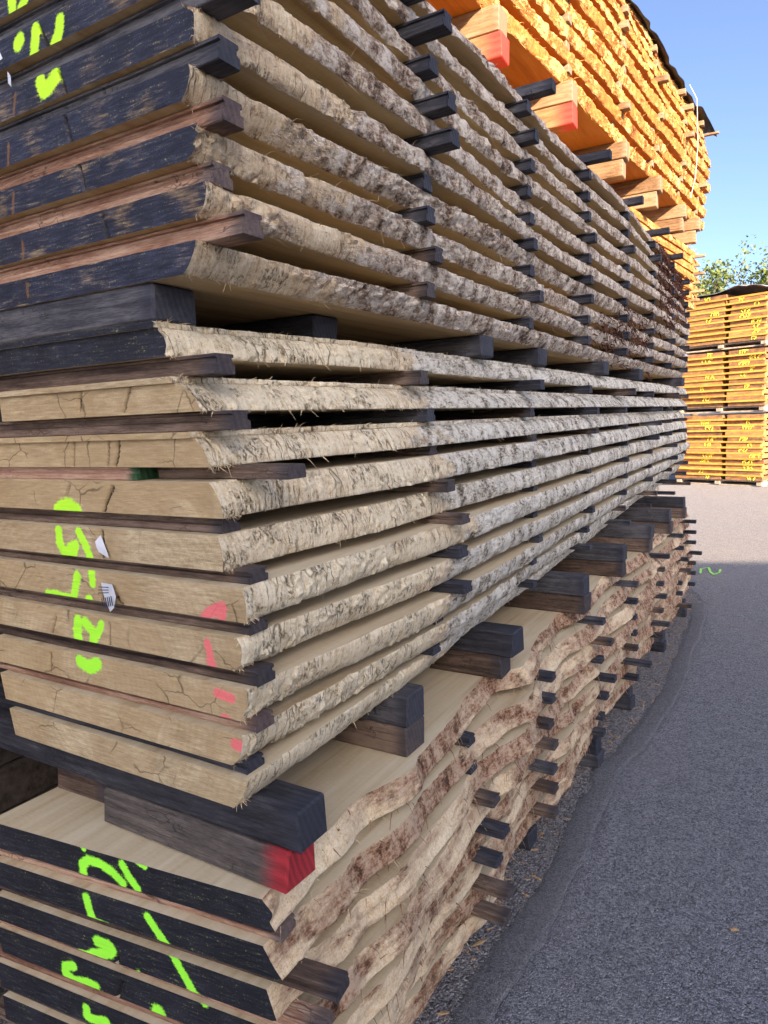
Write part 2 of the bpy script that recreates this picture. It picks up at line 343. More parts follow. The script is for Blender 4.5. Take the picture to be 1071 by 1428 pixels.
tag(link('ground_paint_mark', mesh('ground_paint_mark', v, f, plain('green_spray', (.30, .75, .12), .7, 120, .4))), 'small green sprayed squiggle on the asphalt near the shade edge', 'paint mark')

# ------------------------------------------------------------------ spray strokes on the plank ends: (half width, [(x, z), ...]) in metres
GREEN=[(0.0087,[(-0.416,1.361),(-0.401,1.368),(-0.385,1.37),(-0.365,1.362)]),(0.0062,[(-0.422,1.323),(-0.423,1.301),(-0.412,1.285),(-0.384,1.285),(-0.377,1.298),(-0.392,1.294)]),(0.0056,[(-0.364,1.323),(-0.35,1.302),(-0.339,1.279),(-0.341,1.232)]),(0.0059,[(-0.382,1.242),(-0.388,1.225),(-0.397,1.203)]),(0.0062,[(-0.476,1.197),(-0.454,1.199),(-0.43,1.196),(-0.407,1.195)]),(0.0068,[(-0.355,1.199),(-0.354,1.193)]),(0.0075,[(-0.399,1.154),(-0.404,1.132),(-0.403,1.116)]),(0.0068,[(-0.378,1.154),(-0.357,1.137),(-0.36,1.117)]),(0.005,[(-0.332,1.156),(-0.346,1.134)]),(0.0081,[(-0.401,1.077),(-0.374,1.069),(-0.352,1.08)]),(0.0067,[(-0.419,2.23),(-0.419,2.205),(-0.421,2.187)]),(0.0062,[(-0.385,2.207),(-0.405,2.191),(-0.421,2.183)]),(0.0052,[(-0.35,2.202),(-0.351,2.19)]),(0.0067,[(-0.297,2.15),(-0.299,2.141),(-0.307,2.129),(-0.321,2.117)]),(0.0067,[(-0.36,2.156),(-0.366,2.134),(-0.373,2.116)]),(0.0073,[(-0.404,2.153),(-0.412,2.148)]),(0.0078,[(-0.365,2.078),(-0.36,2.063),(-0.345,2.065),(-0.324,2.076)]),(0.0057,[(-0.386,0.684),(-0.387,0.7),(-0.371,0.713),(-0.343,0.713),(-0.312,0.702),(-0.29,0.686)]),(0.0052,[(-0.288,0.724),(-0.272,0.701),(-0.256,0.684)]),(0.0035,[(-0.383,0.739),(-0.38,0.733)]),(0.0039,[(-0.25,0.738),(-0.235,0.733)]),(0.0057,[(-0.379,0.638),(-0.373,0.612),(-0.368,0.597)]),(0.0035,[(-0.368,0.597),(-0.33,0.594)]),(0.0052,[(-0.232,0.64),(-0.216,0.62),(-0.195,0.598),(-0.171,0.563),(-0.145,0.524),(-0.126,0.499)]),(0.007,[(-0.362,0.553),(-0.335,0.552),(-0.327,0.545),(-0.336,0.536),(-0.377,0.521)]),(0.0035,[(-0.377,0.521),(-0.43,0.513)]),(0.0061,[(-0.442,0.472),(-0.463,0.465),(-0.465,0.45),(-0.44,0.441),(-0.404,0.448),(-0.386,0.446),(-0.397,0.431)]),(0.0061,[(-0.413,0.394),(-0.412,0.377),(-0.389,0.376),(-0.363,0.383)]),(0.0096,[(-0.234,0.444),(-0.24,0.428)]),(0.003,[(-0.268,0.52),(-0.264,0.512)])]
PINK=[(0.0062,[(-0.07,1.196),(-0.057,1.209),(-0.029,1.221),(-0.032,1.205)]),(0.0047,[(-0.071,1.156),(-0.066,1.135),(-0.062,1.115)]),(0.0044,[(-0.068,1.129),(-0.065,1.116)]),(0.005,[(-0.055,1.076),(-0.023,1.072)]),(0.0044,[(-0.043,1.036),(-0.033,1.033)]),(0.0062,[(-0.022,0.996),(-0.012,0.995)])]
CRACK=[(0.0026,[(-0.24,1.491),(-0.246,1.463),(-0.256,1.44)]),(0.0026,[(-0.26,1.405),(-0.28,1.381),(-0.294,1.356)]),(0.0026,[(-0.3,1.325),(-0.306,1.278)]),(0.0021,[(-0.313,1.227),(-0.318,1.204)]),(0.0016,[(-0.265,1.493),(-0.276,1.441)]),(0.0016,[(-0.359,1.488),(-0.368,1.44)]),(0.0016,[(-0.379,1.405),(-0.389,1.387)]),(0.0021,[(-0.278,1.211),(-0.259,1.191)]),(0.0016,[(-0.465,1.156),(-0.484,1.114)]),(0.0016,[(-0.31,1.159),(-0.316,1.111)]),(0.0016,[(-0.323,1.583),(-0.333,1.536)]),(0.0016,[(-0.198,1.575),(-0.22,1.531)]),(0.0021,[(-0.49,1.079),(-0.498,1.029)]),(0.0023,[(-0.361,2.199),(-0.351,2.184)]),(0.0026,[(-0.35,2.154),(-0.341,2.135),(-0.328,2.115)]),(0.0026,[(-0.315,2.079),(-0.308,2.057),(-0.301,2.038)]),(0.0023,[(-0.3,2.004),(-0.294,1.981),(-0.288,1.962)]),(0.0018,[(-0.279,1.927),(-0.277,1.917)]),(0.0019,[(-0.278,1.926),(-0.269,1.883)]),(0.0019,[(-0.238,1.844),(-0.229,1.806)]),(0.0022,[(-0.314,0.537),(-0.323,0.507)]),(0.0022,[(-0.316,0.477),(-0.337,0.432)])]
RESIN=[(0.0026,[(-0.435,2.078),(-0.444,2.056),(-0.451,2.028)]),(0.0026,[(-0.456,1.998),(-0.466,1.954)]),(0.0023,[(-0.462,1.92),(-0.472,1.875)]),(0.0023,[(-0.453,1.837),(-0.458,1.799)]),(0.0023,[(-0.444,1.764),(-0.443,1.741)])]

def stroke_field(x, z, strokes, k0=.35, k1=1.55, g=1.0):
    k0, k1 = k0*g, k1*g
    out = np.zeros_like(x)
    for wd, pts in strokes:
        P = np.array(pts)
        if P[:, 1].min() > z.max()+.03 or P[:, 1].max() < z.min()-.03: continue
        for a, b in zip(P[:-1], P[1:]):
            ab = b-a; L2 = max(1e-9, ab@ab)
            t = np.clip(((x-a[0])*ab[0]+(z-a[1])*ab[1])/L2, 0, 1)
            d = np.hypot(x-a[0]-t*ab[0], z-a[1]-t*ab[1])
            out = np.maximum(out, 1-sstep(wd*k0, wd*k1, d))
    return out

# ------------------------------------------------------------------ planks
def ygrid(L, k=.0046, c=.6):
    y = [0.0]
    while y[-1] < L: y.append(y[-1]+max(.0028, (y[-1]+c)*k))
    y[-1] = L
    return np.array(y)
def plank(name, zb, th, ys, xr, xl, seed, mats, nv=15, du=.0036, ye=None, ylo=0.0, seal=0.0, strokes=True, hump=0.0):
    """one sawn plank: detailed right edge (+x), sawn faces, cross-cut near end"""
    ye = ye or (lambda x: 0*x)
    vv = np.linspace(0, 1, nv+1); Y, V = np.meshgrid(ys, vv, indexing='ij')
    X = xr(Y, V); n = len(ys); m = nv+1
    sk = lambda x, y: y+ylo+ye(x)*np.clip(1-y/.6, 0, 1)
    verts = [np.stack([X, sk(X, Y), V*th], -1).reshape(-1, 3)]; nb = n*m
    XL = xl(ys); lb = np.stack([XL, sk(XL, ys), 0*ys], -1); lt = np.stack([XL+.012*np.sin(seed), sk(XL, ys), 0*ys+th], -1)
    verts += [lb, lt]
    I = np.arange(n-1)[:, None]*m+np.arange(nv)[None]
    side = np.stack([I, I+m, I+m+1, I+1], -1).reshape(-1, 4)
    a = np.arange(n-1)
    top = np.stack([a*m+nv, (a+1)*m+nv, nb+n+a+1, nb+n+a], -1); bot = np.stack([(a+1)*m, a*m, nb+a, nb+a+1], -1)
    left = np.stack([nb+a+1, nb+a, nb+n+a, nb+n+a+1], -1)
    F = [side, top, bot, left]; MI = [np.zeros(len(side)), np.ones(n-1), np.ones(n-1), np.ones(n-1)]
    SM = [np.ones(len(side), bool)]+[np.zeros(n-1, bool)]*3
    base = nb+2*n
    # far end
    fe = np.stack([np.stack([X[-1], sk(X[-1], Y[-1]), vv*th], -1), np.stack([XL[-1]+0*vv, sk(XL[-1]+0*vv, ys[-1]), vv*th], -1)], 0).reshape(-1, 3)
    verts.append(fe); b = base+np.arange(nv); F.append(np.stack([b, b+m, b+m+1, b+1], -1)); MI.append(np.full(nv, 2)); SM.append(np.zeros(nv, bool)); base += 2*m
    # near end grid
    w_ = float(X[0].mean()-XL[0]); nu = max(3, int(w_/du)); u = np.linspace(0, 1, nu+1)
    U, VV = np.meshgrid(u, vv, indexing='ij')
    EX = XL[0]+.012*np.sin(seed)*VV+(X[0][None]-XL[0]-.012*np.sin(seed)*VV)*U
    EZ = VV*th; wz = EZ+zb
    ck = stroke_field(EX, wz, CRACK, .5, 1.5) if strokes else 0*EX
    EY = sk(EX, 0*EX)+ck*.012*(1-0*EX)
    EY = EY+vn(EX*40, EZ*60, seed)*.0006*((VV > 0) & (VV < 1) & (U > 0) & (U < 1))
    verts.append(np.stack([EX, EY, EZ], -1).reshape(-1, 3))
    J = base+np.arange(nu)[:, None]*m+np.arange(nv)[None]
    e = np.stack([J, J+m, J+m+1, J+1], -1).reshape(-1, 4); F.append(e); MI.append(np.full(len(e), 2)); SM.append(np.ones(len(e), bool))
    VT = np.concatenate(verts); FT = np.concatenate(F).astype(np.int32)
    me = bpy.data.meshes.new(name)
    me.vertices.add(len(VT)); me.vertices.foreach_set('co', VT.astype(np.float32).ravel())
    me.loops.add(FT.size); me.loops.foreach_set('vertex_index', FT.ravel())
    me.polygons.add(len(FT)); me.polygons.foreach_set('loop_start', np.arange(0, FT.size, 4, dtype=np.int32))
    me.polygons.foreach_set('material_index', np.concatenate(MI).astype(np.int32)); me.polygons.foreach_set('use_smooth', np.concatenate(SM))
    for q in mats: me.materials.append(q)
    pa = np.zeros((len(VT), 4), np.float32); cr = np.zeros(len(VT), np.float32)
    k = len(VT)-EX.size
    pa[base:, 2] = seal
    if strokes:
        pa[base:, 0] = stroke_field(EX, wz, GREEN, g=1.55).ravel(); pa[base:, 1] = stroke_field(EX, wz, PINK, g=1.5).ravel(); pa[base:, 3] = stroke_field(EX, wz, RESIN).ravel(); cr[base:] = ck.ravel()
    at = me.attributes.new('paint', 'FLOAT_COLOR', 'POINT'); at.data.foreach_set('color', pa.ravel())
    at = me.attributes.new('crack', 'FLOAT', 'POINT'); at.data.foreach_set('value', cr)
    me.update(calc_edges=True); me.validate()
    return link(name, me, None, (0, 0, zb))

def rough_edge(seed, amp=1.0, far=.8):
    """torn saw-and-bark relief of a plank edge, metres"""
    def d(y, v):
        r = vn(y*190+v*1.5, v*1.3, seed)*.0009
        cl = (np.maximum(0, vn(y*95, v*6, seed+1))*.007-np.maximum(0, vn(y*70, v*5, seed+11))*.004)*sstep(-.1, .45, vn(y*8, v*1.5, seed+2))
        ch = -np.maximum(0, vn(y*30, 1.5, seed+3))**1.5*.012*sstep(.72, 1, v)-np.maximum(0, vn(y*26, 7.5, seed+4))**1.5*.008*sstep(.25, 0, v)
        bk = sstep(far-.2, far+.15, y+vn(y*3, 0, seed)*.1)*(vn(y*22, v*2.2, seed+5)*.0035+vn(y*55, v*5, seed+6)*.0022)
        lo = vn(y*1.7, .5, seed+7)*.009+vn(y*5, v*.6, seed+8)*.0045
        return amp*(r+cl+ch+bk)+lo
    return d

def splinters(parent, ys_rng, xr, th, n, seed, mat, lmin=.006, lmax=.03, wid=.0006, edges=(0, 1), droop=.5, name='splinters', bias=2.0):
    rg = np.random.default_rng(seed)
    y = ys_rng[0]+(ys_rng[1]-ys_rng[0])*rg.random(n)**bias
    ed = np.array(edges)[rg.integers(len(edges), size=n)]
    vv = np.where(rg.random(n) < .75, np.clip(ed+rg.normal(size=n)*.12, .02, .98), rg.random(n))
    x = xr(y[:, None], vv[:, None])[:, 0]-.002
    L = lmin+(lmax-lmin)*rg.random(n)**2.2
    d = np.stack([rg.uniform(.15, 1, n), rg.normal(size=n)*.9, np.where(ed > 0, rg.uniform(0, .8, n), rg.uniform(-.9, .1, n))], -1); d /= np.linalg.norm(d, axis=1)[:, None]
    p = np.stack([x, y, vv*th], -1); s_ = np.cross(d, rg.normal(size=(n, 3))); s_ /= np.linalg.norm(s_, axis=1)[:, None]
    ww = (wid*rg.uniform(.6, 1.6, n))[:, None]; dr = rg.random(n)
    V = []
    for t_ in (0, .45, 1):
        q = p+d*L[:, None]*t_; q[:, 2] -= droop*L*t_*t_*dr; h = ww*(1-t_*.75); V += [q-s_*h, q+s_*h]
    V = np.stack(V, 1).reshape(-1, 3); b = np.arange(n)*6
    F = np.concatenate([np.stack([b, b+1, b+3, b+2], -1), np.stack([b+2, b+3, b+5, b+4], -1)])
    o = link(name, mesh(name, V, F, mat), parent); o['kind'] = 'stuff'
    return o

def bearer(name, label, xe, L, y0, y1, z0, z1, mat, cat='timber', group=None, rz=0.0):
    b = MB(); b.box(-L, 0, 0, y1-y0, 0, z1-z0, 0, .0028, .0042)
    o = link(name, b.mesh(name, [mat]), None, (xe, y0, z0), rz)
    return tag(o, label, cat, group)

# ---- stickers: thin grooved battens between the planks
STK = {}
def sticker(h, xe, L, y, z, mat, label, group, grooved=True, rz=0.0, w_=.046):
    L = round(L, 2); key = (round(h, 4), L, mat.name, grooved, w_)
    if key not in STK:
        g_ = .0065 if grooved else .0008; c = .0015
        pr = [(c, 0), (w_-c, 0), (w_, c), (w_, .46*h), (w_-g_, .52*h), (w_-g_, .80*h), (w_-.002, .84*h), (w_-.002, h-c), (w_-c-.002, h), (c+.002, h), (.002, h-c), (.002, .84*h), (g_, .80*h), (g_, .52*h), (0, .46*h), (0, c)]
        n = len(pr); xs = [-L, -.6*L, -.25*L, -.004, 0]; v = []; f = []
        for k, x in enumerate(xs):
            ins = .0015 if k in (0, len(xs)-1) else 0
            bow = .0025*math.sin(k*1.7+L*40)
            for (a, b) in pr: v.append((x, a+(w_/2-a)*ins*12+bow, b+(h/2-b)*ins*12))
        for k in range(len(xs)-1):
            for i in range(n): f.append((k*n+i, k*n+(i+1) % n, (k+1)*n+(i+1) % n, (k+1)*n+i))
        f = [q[::-1] for q in f]
        f.append(tuple(range(n))); f.append(tuple((len(xs)-1)*n+i for i in range(n))[::-1])
        me = mesh('sticker', v, f, mat); STK[key] = me
    o = link('sticker', STK[key], None, (xe, y, z), rz)
    return tag(o, label, 'sticker', group)
ROWS = [.012, .66, 1.38, 2.08, 2.78, 3.48, 4.18, 4.85]
ROWN = ['near-end row']+['%s row from near end' % ORD[i] for i in range(1, 8)]
def row_stickers(bundle, gaps, prot, xl, mats, group, gr=True, ylo=lambda z: 0.0, rows=ROWS, base=.0, spread=.05):
    """gaps: [(z0, z1, plank ordinal above)]; prot: {(gap, row): x end}"""
    for gi, (z0, z1, up) in enumerate(gaps):
        for ri, y in enumerate(rows):
            if (gi, ri) in prot and prot[(gi, ri)] is None: continue
            xe = prot.get((gi, ri), base+random.uniform(-.6, 1)**3*spread)
            yy = y+(random.uniform(-.022, .022) if ri else random.uniform(0, .006))+(ylo(z0) if ri == 0 else 0)
            m = mats(gi, ri); nm = {'weathered_dark_wood': 'dark weathered', 'weathered_brown_wood': 'brown weathered', 'weathered_reddish_wood': 'reddish weathered'}[m.name]
            sticker(z1-z0-.0006, xe, .70+.02*random.randint(-1, 2)+(xe if xe > .06 else 0), yy, z0+.0003, m,
                    '%s sticker under %s plank from top of %s bundle, %s' % (nm, up, bundle, ROWN[ri]), group, gr or ri == 0, random.uniform(-.02, .02) if ri else 0)

# ================= middle bundle: one log sawn through, ten planks (index 0 = top)
SZ = [1.612, 1.525, 1.439, 1.361, 1.278, 1.200, 1.118, 1.037, .958, .882]; STH = .0552
SXB = [-.099, -.040, -.033, -.009, -.012, .020, -.002, .000, -.015, -.033]; SXT = [-.116, -.079, -.058, -.028, -.022, .024, .010, .018, .005, -.005]
SXL = [-.60, -.572, -.62, -.66, -.69, -.70, -.69, -.672, -.665, -.645]
BOW = [.05, .03, .045, .035, .03, .02, .035, .03, .02, 0]; TAP = [-.30, -.15, .05, .1, .1, .12, .2, .4, .65, 1.0]
T10 = ([0, .43, .74, 1.14, 1.5, 2.06, 2.8, 4.2, 5.2], [0, -.003, -.004, -.027, -.05, -.083, -.123, -.179, -.21])
MLAB = ['black-sealed', 'pale thin-topped', 'tan cracked thin-topped', 'tan', 'tan', 'tan', 'tan', 'tan', 'tan', 'tan']
MEXT = ['topmost of the middle bundle, under the black bearer', 'second from top of the middle bundle', 'third from top of the middle bundle', 'fourth from top, below the green-ended sticker', 'fifth from top of the middle bundle, behind white tag',
        'sixth from top of the middle bundle, pink sprayed corner', 'seventh from top of the middle bundle, with pink dash', 'eighth from top of the middle bundle', 'ninth from top of the middle bundle', 'lowest of the middle bundle, on the dark beam']
ysM = ygrid(5.0)
for i in range(10):
    rd = rough_edge(100+i*11)
    def xr(y, v, i=i, rd=rd):
        bow = BOW[i]*sstep(0, .55, y)*(1-.6*sstep(.9, 4, y))
        wave = .006*np.sin(y*2.1+i)+.004*np.sin(y*5.3+2*i)
        return SXB[i]+(SXT[i]-SXB[i])*v-.006*(2*v-1)**2+bow+wave*sstep(.1, 1, y)+TAP[i]*np.interp(y, *T10)+rd(y, v)
    xl = lambda y, i=i: SXL[i]+.022*y+.006*np.sin(y*1.7+i)
    jit = random.uniform(-.004, .005)
    o = plank('plank', SZ[i], STH-(.010 if i < 3 else 0), ysM+0, xr, xl, 40+i, [M_WANE_M, M_FACE, M_END_M], ylo=jit, seal=1.05 if i == 0 else 0)
    tag(o, ('%s plank with torn pale edge, %s' % (MLAB[i] if i < 3 else 'tan', MEXT[i])), 'plank', 'planks of the middle bundle')
    splinters(o, (.02, 4.9), lambda y, v, xr=xr: xr(y, v), STH, 360 if i < 3 else 220, 900+i, M_SPLINT, .003, .022 if i < 3 else .014, .0007)
    splinters(o, (.0, .035), xr, STH, 110, 4900+i, M_SPLINT, .003, .011, .0007, name='corner_fuzz', bias=1.0)
    if i < 3:   # thin strip split along the top of the plank
        rd2 = rough_edge(700+i)
        xr2 = lambda y, v, xr=xr, rd2=rd2: xr(y, 0*v+.97)-.008+.5*rd2(y, v)
        s = plank('top_strip', STH-.0099, .0099, ysM+0, xr2, xl, 60+i, [M_WANE_M, M_FACE, M_END_M], nv=3, ylo=jit-.007, seal=1.05 if i == 0 else 0, strokes=False)
        s.parent = o
        splinters(s, (.02, 4.9), xr2, .01, 180, 950+i, M_SPLINT, .003, .02, edges=(1,))
gaps = [(SZ[i+1]+STH, SZ[i], ORD[i]) for i in range(9)]
prot = {}
for k, x in enumerate([-.026, -.005, .073, -.035, .014, .008, .021, .011, -.015]): prot[(k, 0)] = x
for k, x in enumerate([-.01, .0, .0, .055, .075, .065, .08, .005, .0]): prot[(k, 1)] = x
prot[(2, 0)] = None
def matM(g_, r):
    if r == 0: return [M_BROWN, M_BROWN, M_BROWN, M_BROWN, M_BROWN, M_BROWN, M_BROWN, M_RUST, M_SLATE][g_]
    return random.choice([M_SLATE, M_SLATE, M_BROWN]) if r > 1 else [M_BROWN, M_SLATE, M_BROWN, M_BROWN, M_BROWN, M_SLATE, M_SLATE, M_SLATE, M_SLATE][g_]
row_stickers('middle', gaps, prot, -.66, matM, 'stickers of the front stack')
z0, z1, _ = gaps[2]
sticker(z1-z0-.0006, -.207, .46, .004, z0+.0003, M_GREENEND, 'reddish sticker with green painted end under third plank of middle bundle', 'stickers of the front stack')
sticker(z1-z0-.0006, .073, .70, .052, z0+.0003, M_BROWN, 'brown sticker reaching out behind the green-ended one in middle bundle', 'stickers of the front stack', False)

# ================= upper bundle: ten planks with black-sealed ends (index 0 = lowest)
UZ = [1.727+.079*i for i in range(10)]; UTH = .0452
UXB = [-.051, -.026, -.028, -.030, -.002, -.004, -.010, -.012, -.020, -.020]; UXT = [-.022, -.010, -.013, -.008, -.001, -.003, -.012, -.018, -.030, -.040]
for i in range(10):
    rd = rough_edge(300+i*11, 1.15, .55)
    def xr(y, v, i=i, rd=rd):
        return UXB[i]+(UXT[i]-UXB[i])*v-.005*(2*v-1)**2+.014*np.sin(y*1.5+i*.4)*sstep(0, .6, y)+.005*np.sin(y*4.4+i)+rd(y, v)-.02*sstep(3.5, 5, y)
    xl = lambda y, i=i: -.625+.024*y+.006*np.sin(y*1.9+i)
    o = plank('plank', UZ[i], UTH, ysM+0, xr, xl, 140+i, [M_WANE_U, M_FACE_B, M_END_U], ylo=random.uniform(-.004, .006), seal=.86+.05*(i < 1))
    k = 9-i
    tag(o, 'black-ended plank with brown barky edge, %s' % ('topmost of the upper bundle' if k == 0 else 'lowest of the upper bundle, on black bearers' if i == 0 else '%s from top of the upper bundle' % ORD[k]), 'plank', 'planks of the upper bundle')
    splinters(o, (.02, 4.9), xr, UTH, 260, 1300+i, M_SPLINT_U, .004, .03, bias=1.3)
    splinters(o, (.0, .035), xr, UTH, 110, 5300+i, M_SPLINT_U, .003, .011, .0007, name='corner_fuzz', bias=1.0)
    # shaggy bark hanging towards the far end
    rg = random.Random(i); nb_ = [12, 30, 45, 30, 20, 40, 70, 90, 120, 130][i]
    ctr = [3.0, 2.7, 2.9, 3.3, 3.9, 4.1, 4.2, 4.2, 4.2, 4.3][i]
    splinters(o, (ctr-.55, min(4.95, ctr+.75)), xr, UTH, nb_*7, 1700+i, M_BARKRED, .008, .042, .0042, (0, 1), 1.4, 'shaggy_bark', 1.0)
gaps = [(UZ[i]+UTH, UZ[i+1], ORD[9-(i+1)]) for i in range(9)]
prot = {}
for k, x in enumerate([.047, -.009, .023, .024, .061, .03, .04, .02, .03]): prot[(k, 0)] = x
for k, x in enumerate([.01, .02, .02, .0, .07, .06, .025, .06, .04]): prot[(k, 1)] = x
def matU(g_, r):
    if r == 0: return [M_RUST, M_RUST, M_RUST, M_SLATE, M_SLATE, M_SLATE, M_BROWN, M_SLATE, M_BROWN][g_]
    return M_SLATE if r > 1 or g_ > 1 else M_BROWN
row_stickers('upper', gaps, prot, -.62, matU, 'stickers of the front stack')
zt = UZ[9]+UTH
for k, (y, xe) in enumerate([(1.45, .05), (2.15, .06), (2.85, .05), (3.55, .06), (4.3, .03)]):
    sticker(.032, xe, .7, y, zt, M_SLATE, 'dark stick lying on top of the upper bundle, %s from near end' % ORD[k], 'sticks lying on the upper bundle', False)
# black bearers below the upper bundle
for k, (xe, y0, wd) in enumerate([(-.133, .0, .092), (-.14, .43, .09), (-.03, 1.06, .09), (-.035, 1.57, .09), (-.02, 2.42, .10), (-.02, 3.2, .10), (.0, 4.6, .12)]):
    bearer('bearer', 'black square bearer under the upper bundle, %s' % ('at the near end' if k == 0 else '%s from near end' % ORD[k]), xe, .52, y0, y0+wd, SZ[0]+STH+.0003, UZ[0]-.0003, M_SLATE, 'bearer', 'bearers under the upper bundle')

# ================= bottom bundle: eight wavy planks with bark (index 0 = top)
BZT = [.735-.0795*i for i in range(8)]; BTH = .0552
B1 = ([0, .145, .238, .357, .5, .65, .88, 1.09, 1.2, 1.45, 1.79, 1.86, 2.1, 2.6, 3.1, 3.6, 4.2, 4.7, 5.2], [.012, -.012, -.003, -.008, .019, .0, -.033, -.043, .023, -.028, -.05, -.02, -.011, -.03, .005, -.02, .0, -.015, -.01])
BOFF = [0, .022, .036, .045, .045, .045, .04, .03]
ysB = ygrid(5.0, .0062)
for i in range(8):
    rd = rough_edge(500+i*11, .8, .2)
    def xr(y, v, i=i, rd=rd):
        b = np.interp(y+.05*i*(i > 0), *B1); b = b*(1 if i == 0 else .65)
        for s_, a_ in ((2.4, .024), (6.5, .013), (13, .005)): b = b+vn(y*s_+i*.35, i*.45, 77)*a_*(0 if i == 0 and s_ < 5 else 1)
        top_in = .012+.012*np.clip(vn(y*3.1, i*.8, 78)+.4, 0, 1.4)
        lumps = np.maximum(0, vn(y*14, v*1.5, 88+i))*.012*sstep(-.1, .4, vn(y*4, 3, 89+i))-np.maximum(0, vn(y*9, v*.8, 98+i))*.010
        return b+BOFF[i]-.0*v+top_in*(1-v)**1.0*(1.4 if i < 4 else .4)-.010*(v < .02)+lumps*np.sin(np.pi*np.clip(v, 0, 1))+rd(y, v)*.55
    xl = lambda y, i=i: -.645+.01*y+.012*np.sin(y*2.3+i)
    o = plank('plank', BZT[i]-BTH, BTH, ysB+0, xr, xl, 240+i, [M_WANE_B, M_FACE, M_END_B], ylo=random.uniform(-.006, .004), seal=1.08, ye=lambda x: .12*x)
    tag(o, 'wavy bark-edged plank with black sealed end, %s' % ('topmost of the bottom bundle' if i == 0 else 'lowest, just above the ground blocks' if i == 7 else '%s from top of the bottom bundle' % ORD[i]), 'plank', 'planks of the bottom bundle')
    splinters(o, (.02, 4.9), xr, BTH, 240, 2300+i, M_SPLINT, .005, .035, bias=1.3)
    splinters(o, (.1, 4.9), xr, BTH, 160, 2400+i, M_SPLINT_B, .008, .03, .0016, (0, 1), 1.6, 'shaggy_bark', 1.2)
gaps = [(BZT[i+1], BZT[i]-BTH, ORD[i]) for i in range(7)]
prot = {(0, 0): .036, (1, 0): .133, (2, 0): .10, (3, 0): .06, (0, 1): .03, (1, 1): .03, (2, 1): .09, (3, 1): .115, (4, 1): .10, (5, 1): .13, (6, 1): .12}
matB = lambda g_, r: (M_RUST if g_ in (0, 2, 3) else M_BROWN) if r == 0 else random.choice([M_SLATE, M_BROWN, M_SLATE])
rowsB = [.02, .80, 1.32, 1.98, 2.66, 3.4, 4.15, 4.82]
row_stickers('bottom', gaps, prot, -.64, matB, 'stickers of the front stack', ylo=lambda z: -.012, rows=rowsB, base=.085, spread=.06)
# rusty near sticks follow the slanted ends
for o in list(COL.objects):
    if o.name.startswith('sticker') and 'bottom bundle, near-end row' in o.get('label', ''):
        o.rotation_euler = (0, 0, .12); o.location.y = .012+.12*o.location.x
# beam and bearers between bottom and middle bundle
zb0, zb1, zb2 = BZT[0]+.0003, .8085, SZ[9]-.0003
bearer('beam', 'long dark blue-grey beam under the middle bundle at the near corner', .068, 1.0, .034, .112, zb1, zb2, M_SLATE, 'beam')
bearer('bearer', 'brown block with red painted end under the dark beam', .045, .46, .028, .105, zb0, zb1-.0003, M_REDEND, 'bearer')
bearer('bearer', 'short brown block at the left under the dark beam', -.46, .16, .07, .14, zb0, zb1-.0003, M_BROWN, 'bearer')
MB_ROWS = [(.52, .0, -.005), (1.06, .05, .01), (1.82, .05, .055), (2.5, .05, .045), (3.15, .06, .05), (3.8, .05, .06), (4.5, .04, .05)]
for k, (y, xa, xb) in enumerate(MB_ROWS):
    bearer('bearer', 'dark upper bearer below the middle bundle, %s pair from near end' % ORD[k+1], xa, .70, y, y+.085, zb1, zb2, M_SLATE, 'bearer', 'bearers below the middle bundle')
    bearer('bearer', 'brown lower bearer below the middle bundle, %s pair from near end' % ORD[k+1], xb, .70, y+.004, y+.09, zb0, zb1-.0003, M_BROWN, 'bearer', 'bearers below the middle bundle')
zg = BZT[7]-BTH
for k, y in enumerate([.05, .72, 1.38, 2.06, 2.72, 3.7, 4.55]):
    xe = [-.05, -.05, -.02, .05, .05, .05, .06][k]
    bearer('ground_block', 'dark block on the ground under the bottom bundle, %s from near end' % ORD[k], xe, .70, y, y+.08, 0, zg*.5, M_SLATE, 'block', 'blocks under the front stack')
    bearer('ground_block', 'flat block carrying the bottom bundle, %s from near end' % ORD[k], xe-.01, .70, y, y+.078, zg*.5+.0003, zg-.0003, M_SLATE, 'block', 'blocks under the front stack')
# plastic tag stapled on the plank ends
def ontag(pts, y): return [(x, y, z) for x, z in pts]
tg = link('tag', None); tag(tg, 'small white tag with barcode on the middle bundle ends', 'tag')
tg.location = (-.296, -.006, 1.193); tg.scale = (1.2, 1, 1.12)
v = [(-.016, -.002, .104), (-.004, .0, .115), (.012, -.004, .088), (.013, -.003, .080), (-.010, -.002, .088), (-.016, 0, .094)]
link('tag_top', mesh('tag_top', v, [tuple(range(6))[::-1]], M_TAG), tg)
v = [(-.013, .0, .0385), (.014, -.002, .0385), (.026, -.008, .022), (.022, -.010, .004), (.006, -.004, -.006), (-.004, -.002, .010), (-.012, 0, .026)]
link('tag_body', mesh('tag_body', v, [tuple(range(7))[::-1]], M_TAG), tg)
b = MB()
for k in range(6): b.v += [(-.004+k*.0042+.004, -.0125, .002+k*.0012), (-.004+k*.0042+.0062, -.0125, .002+k*.0012), (-.004+k*.0042+.0042, -.0125, .017+k*.0012), (-.004+k*.0042+.0020, -.0125, .017+k*.0012)]; b.f.append((4*k, 4*k+1, 4*k+2, 4*k+3)); b.m.append(0)
for k in range(3):
    n0 = len(b.v); b.v += [(-.008+k*.001, -.0125, .024+k*.005), (.016+k*.0005, -.0125, .027+k*.0042), (.016+k*.0005, -.0125, .0285+k*.0042), (-.008+k*.001, -.0125, .0255+k*.005)]; b.f.append((n0, n0+1, n0+2, n0+3)); b.m.append(0)
link('barcode', b.mesh('barcode', M_INK), tg)
tg2 = link('tag', None, None, (-.455, -.008, 2.125)); tag(tg2, 'torn curled white tag on the upper bundle ends at far left', 'tag')
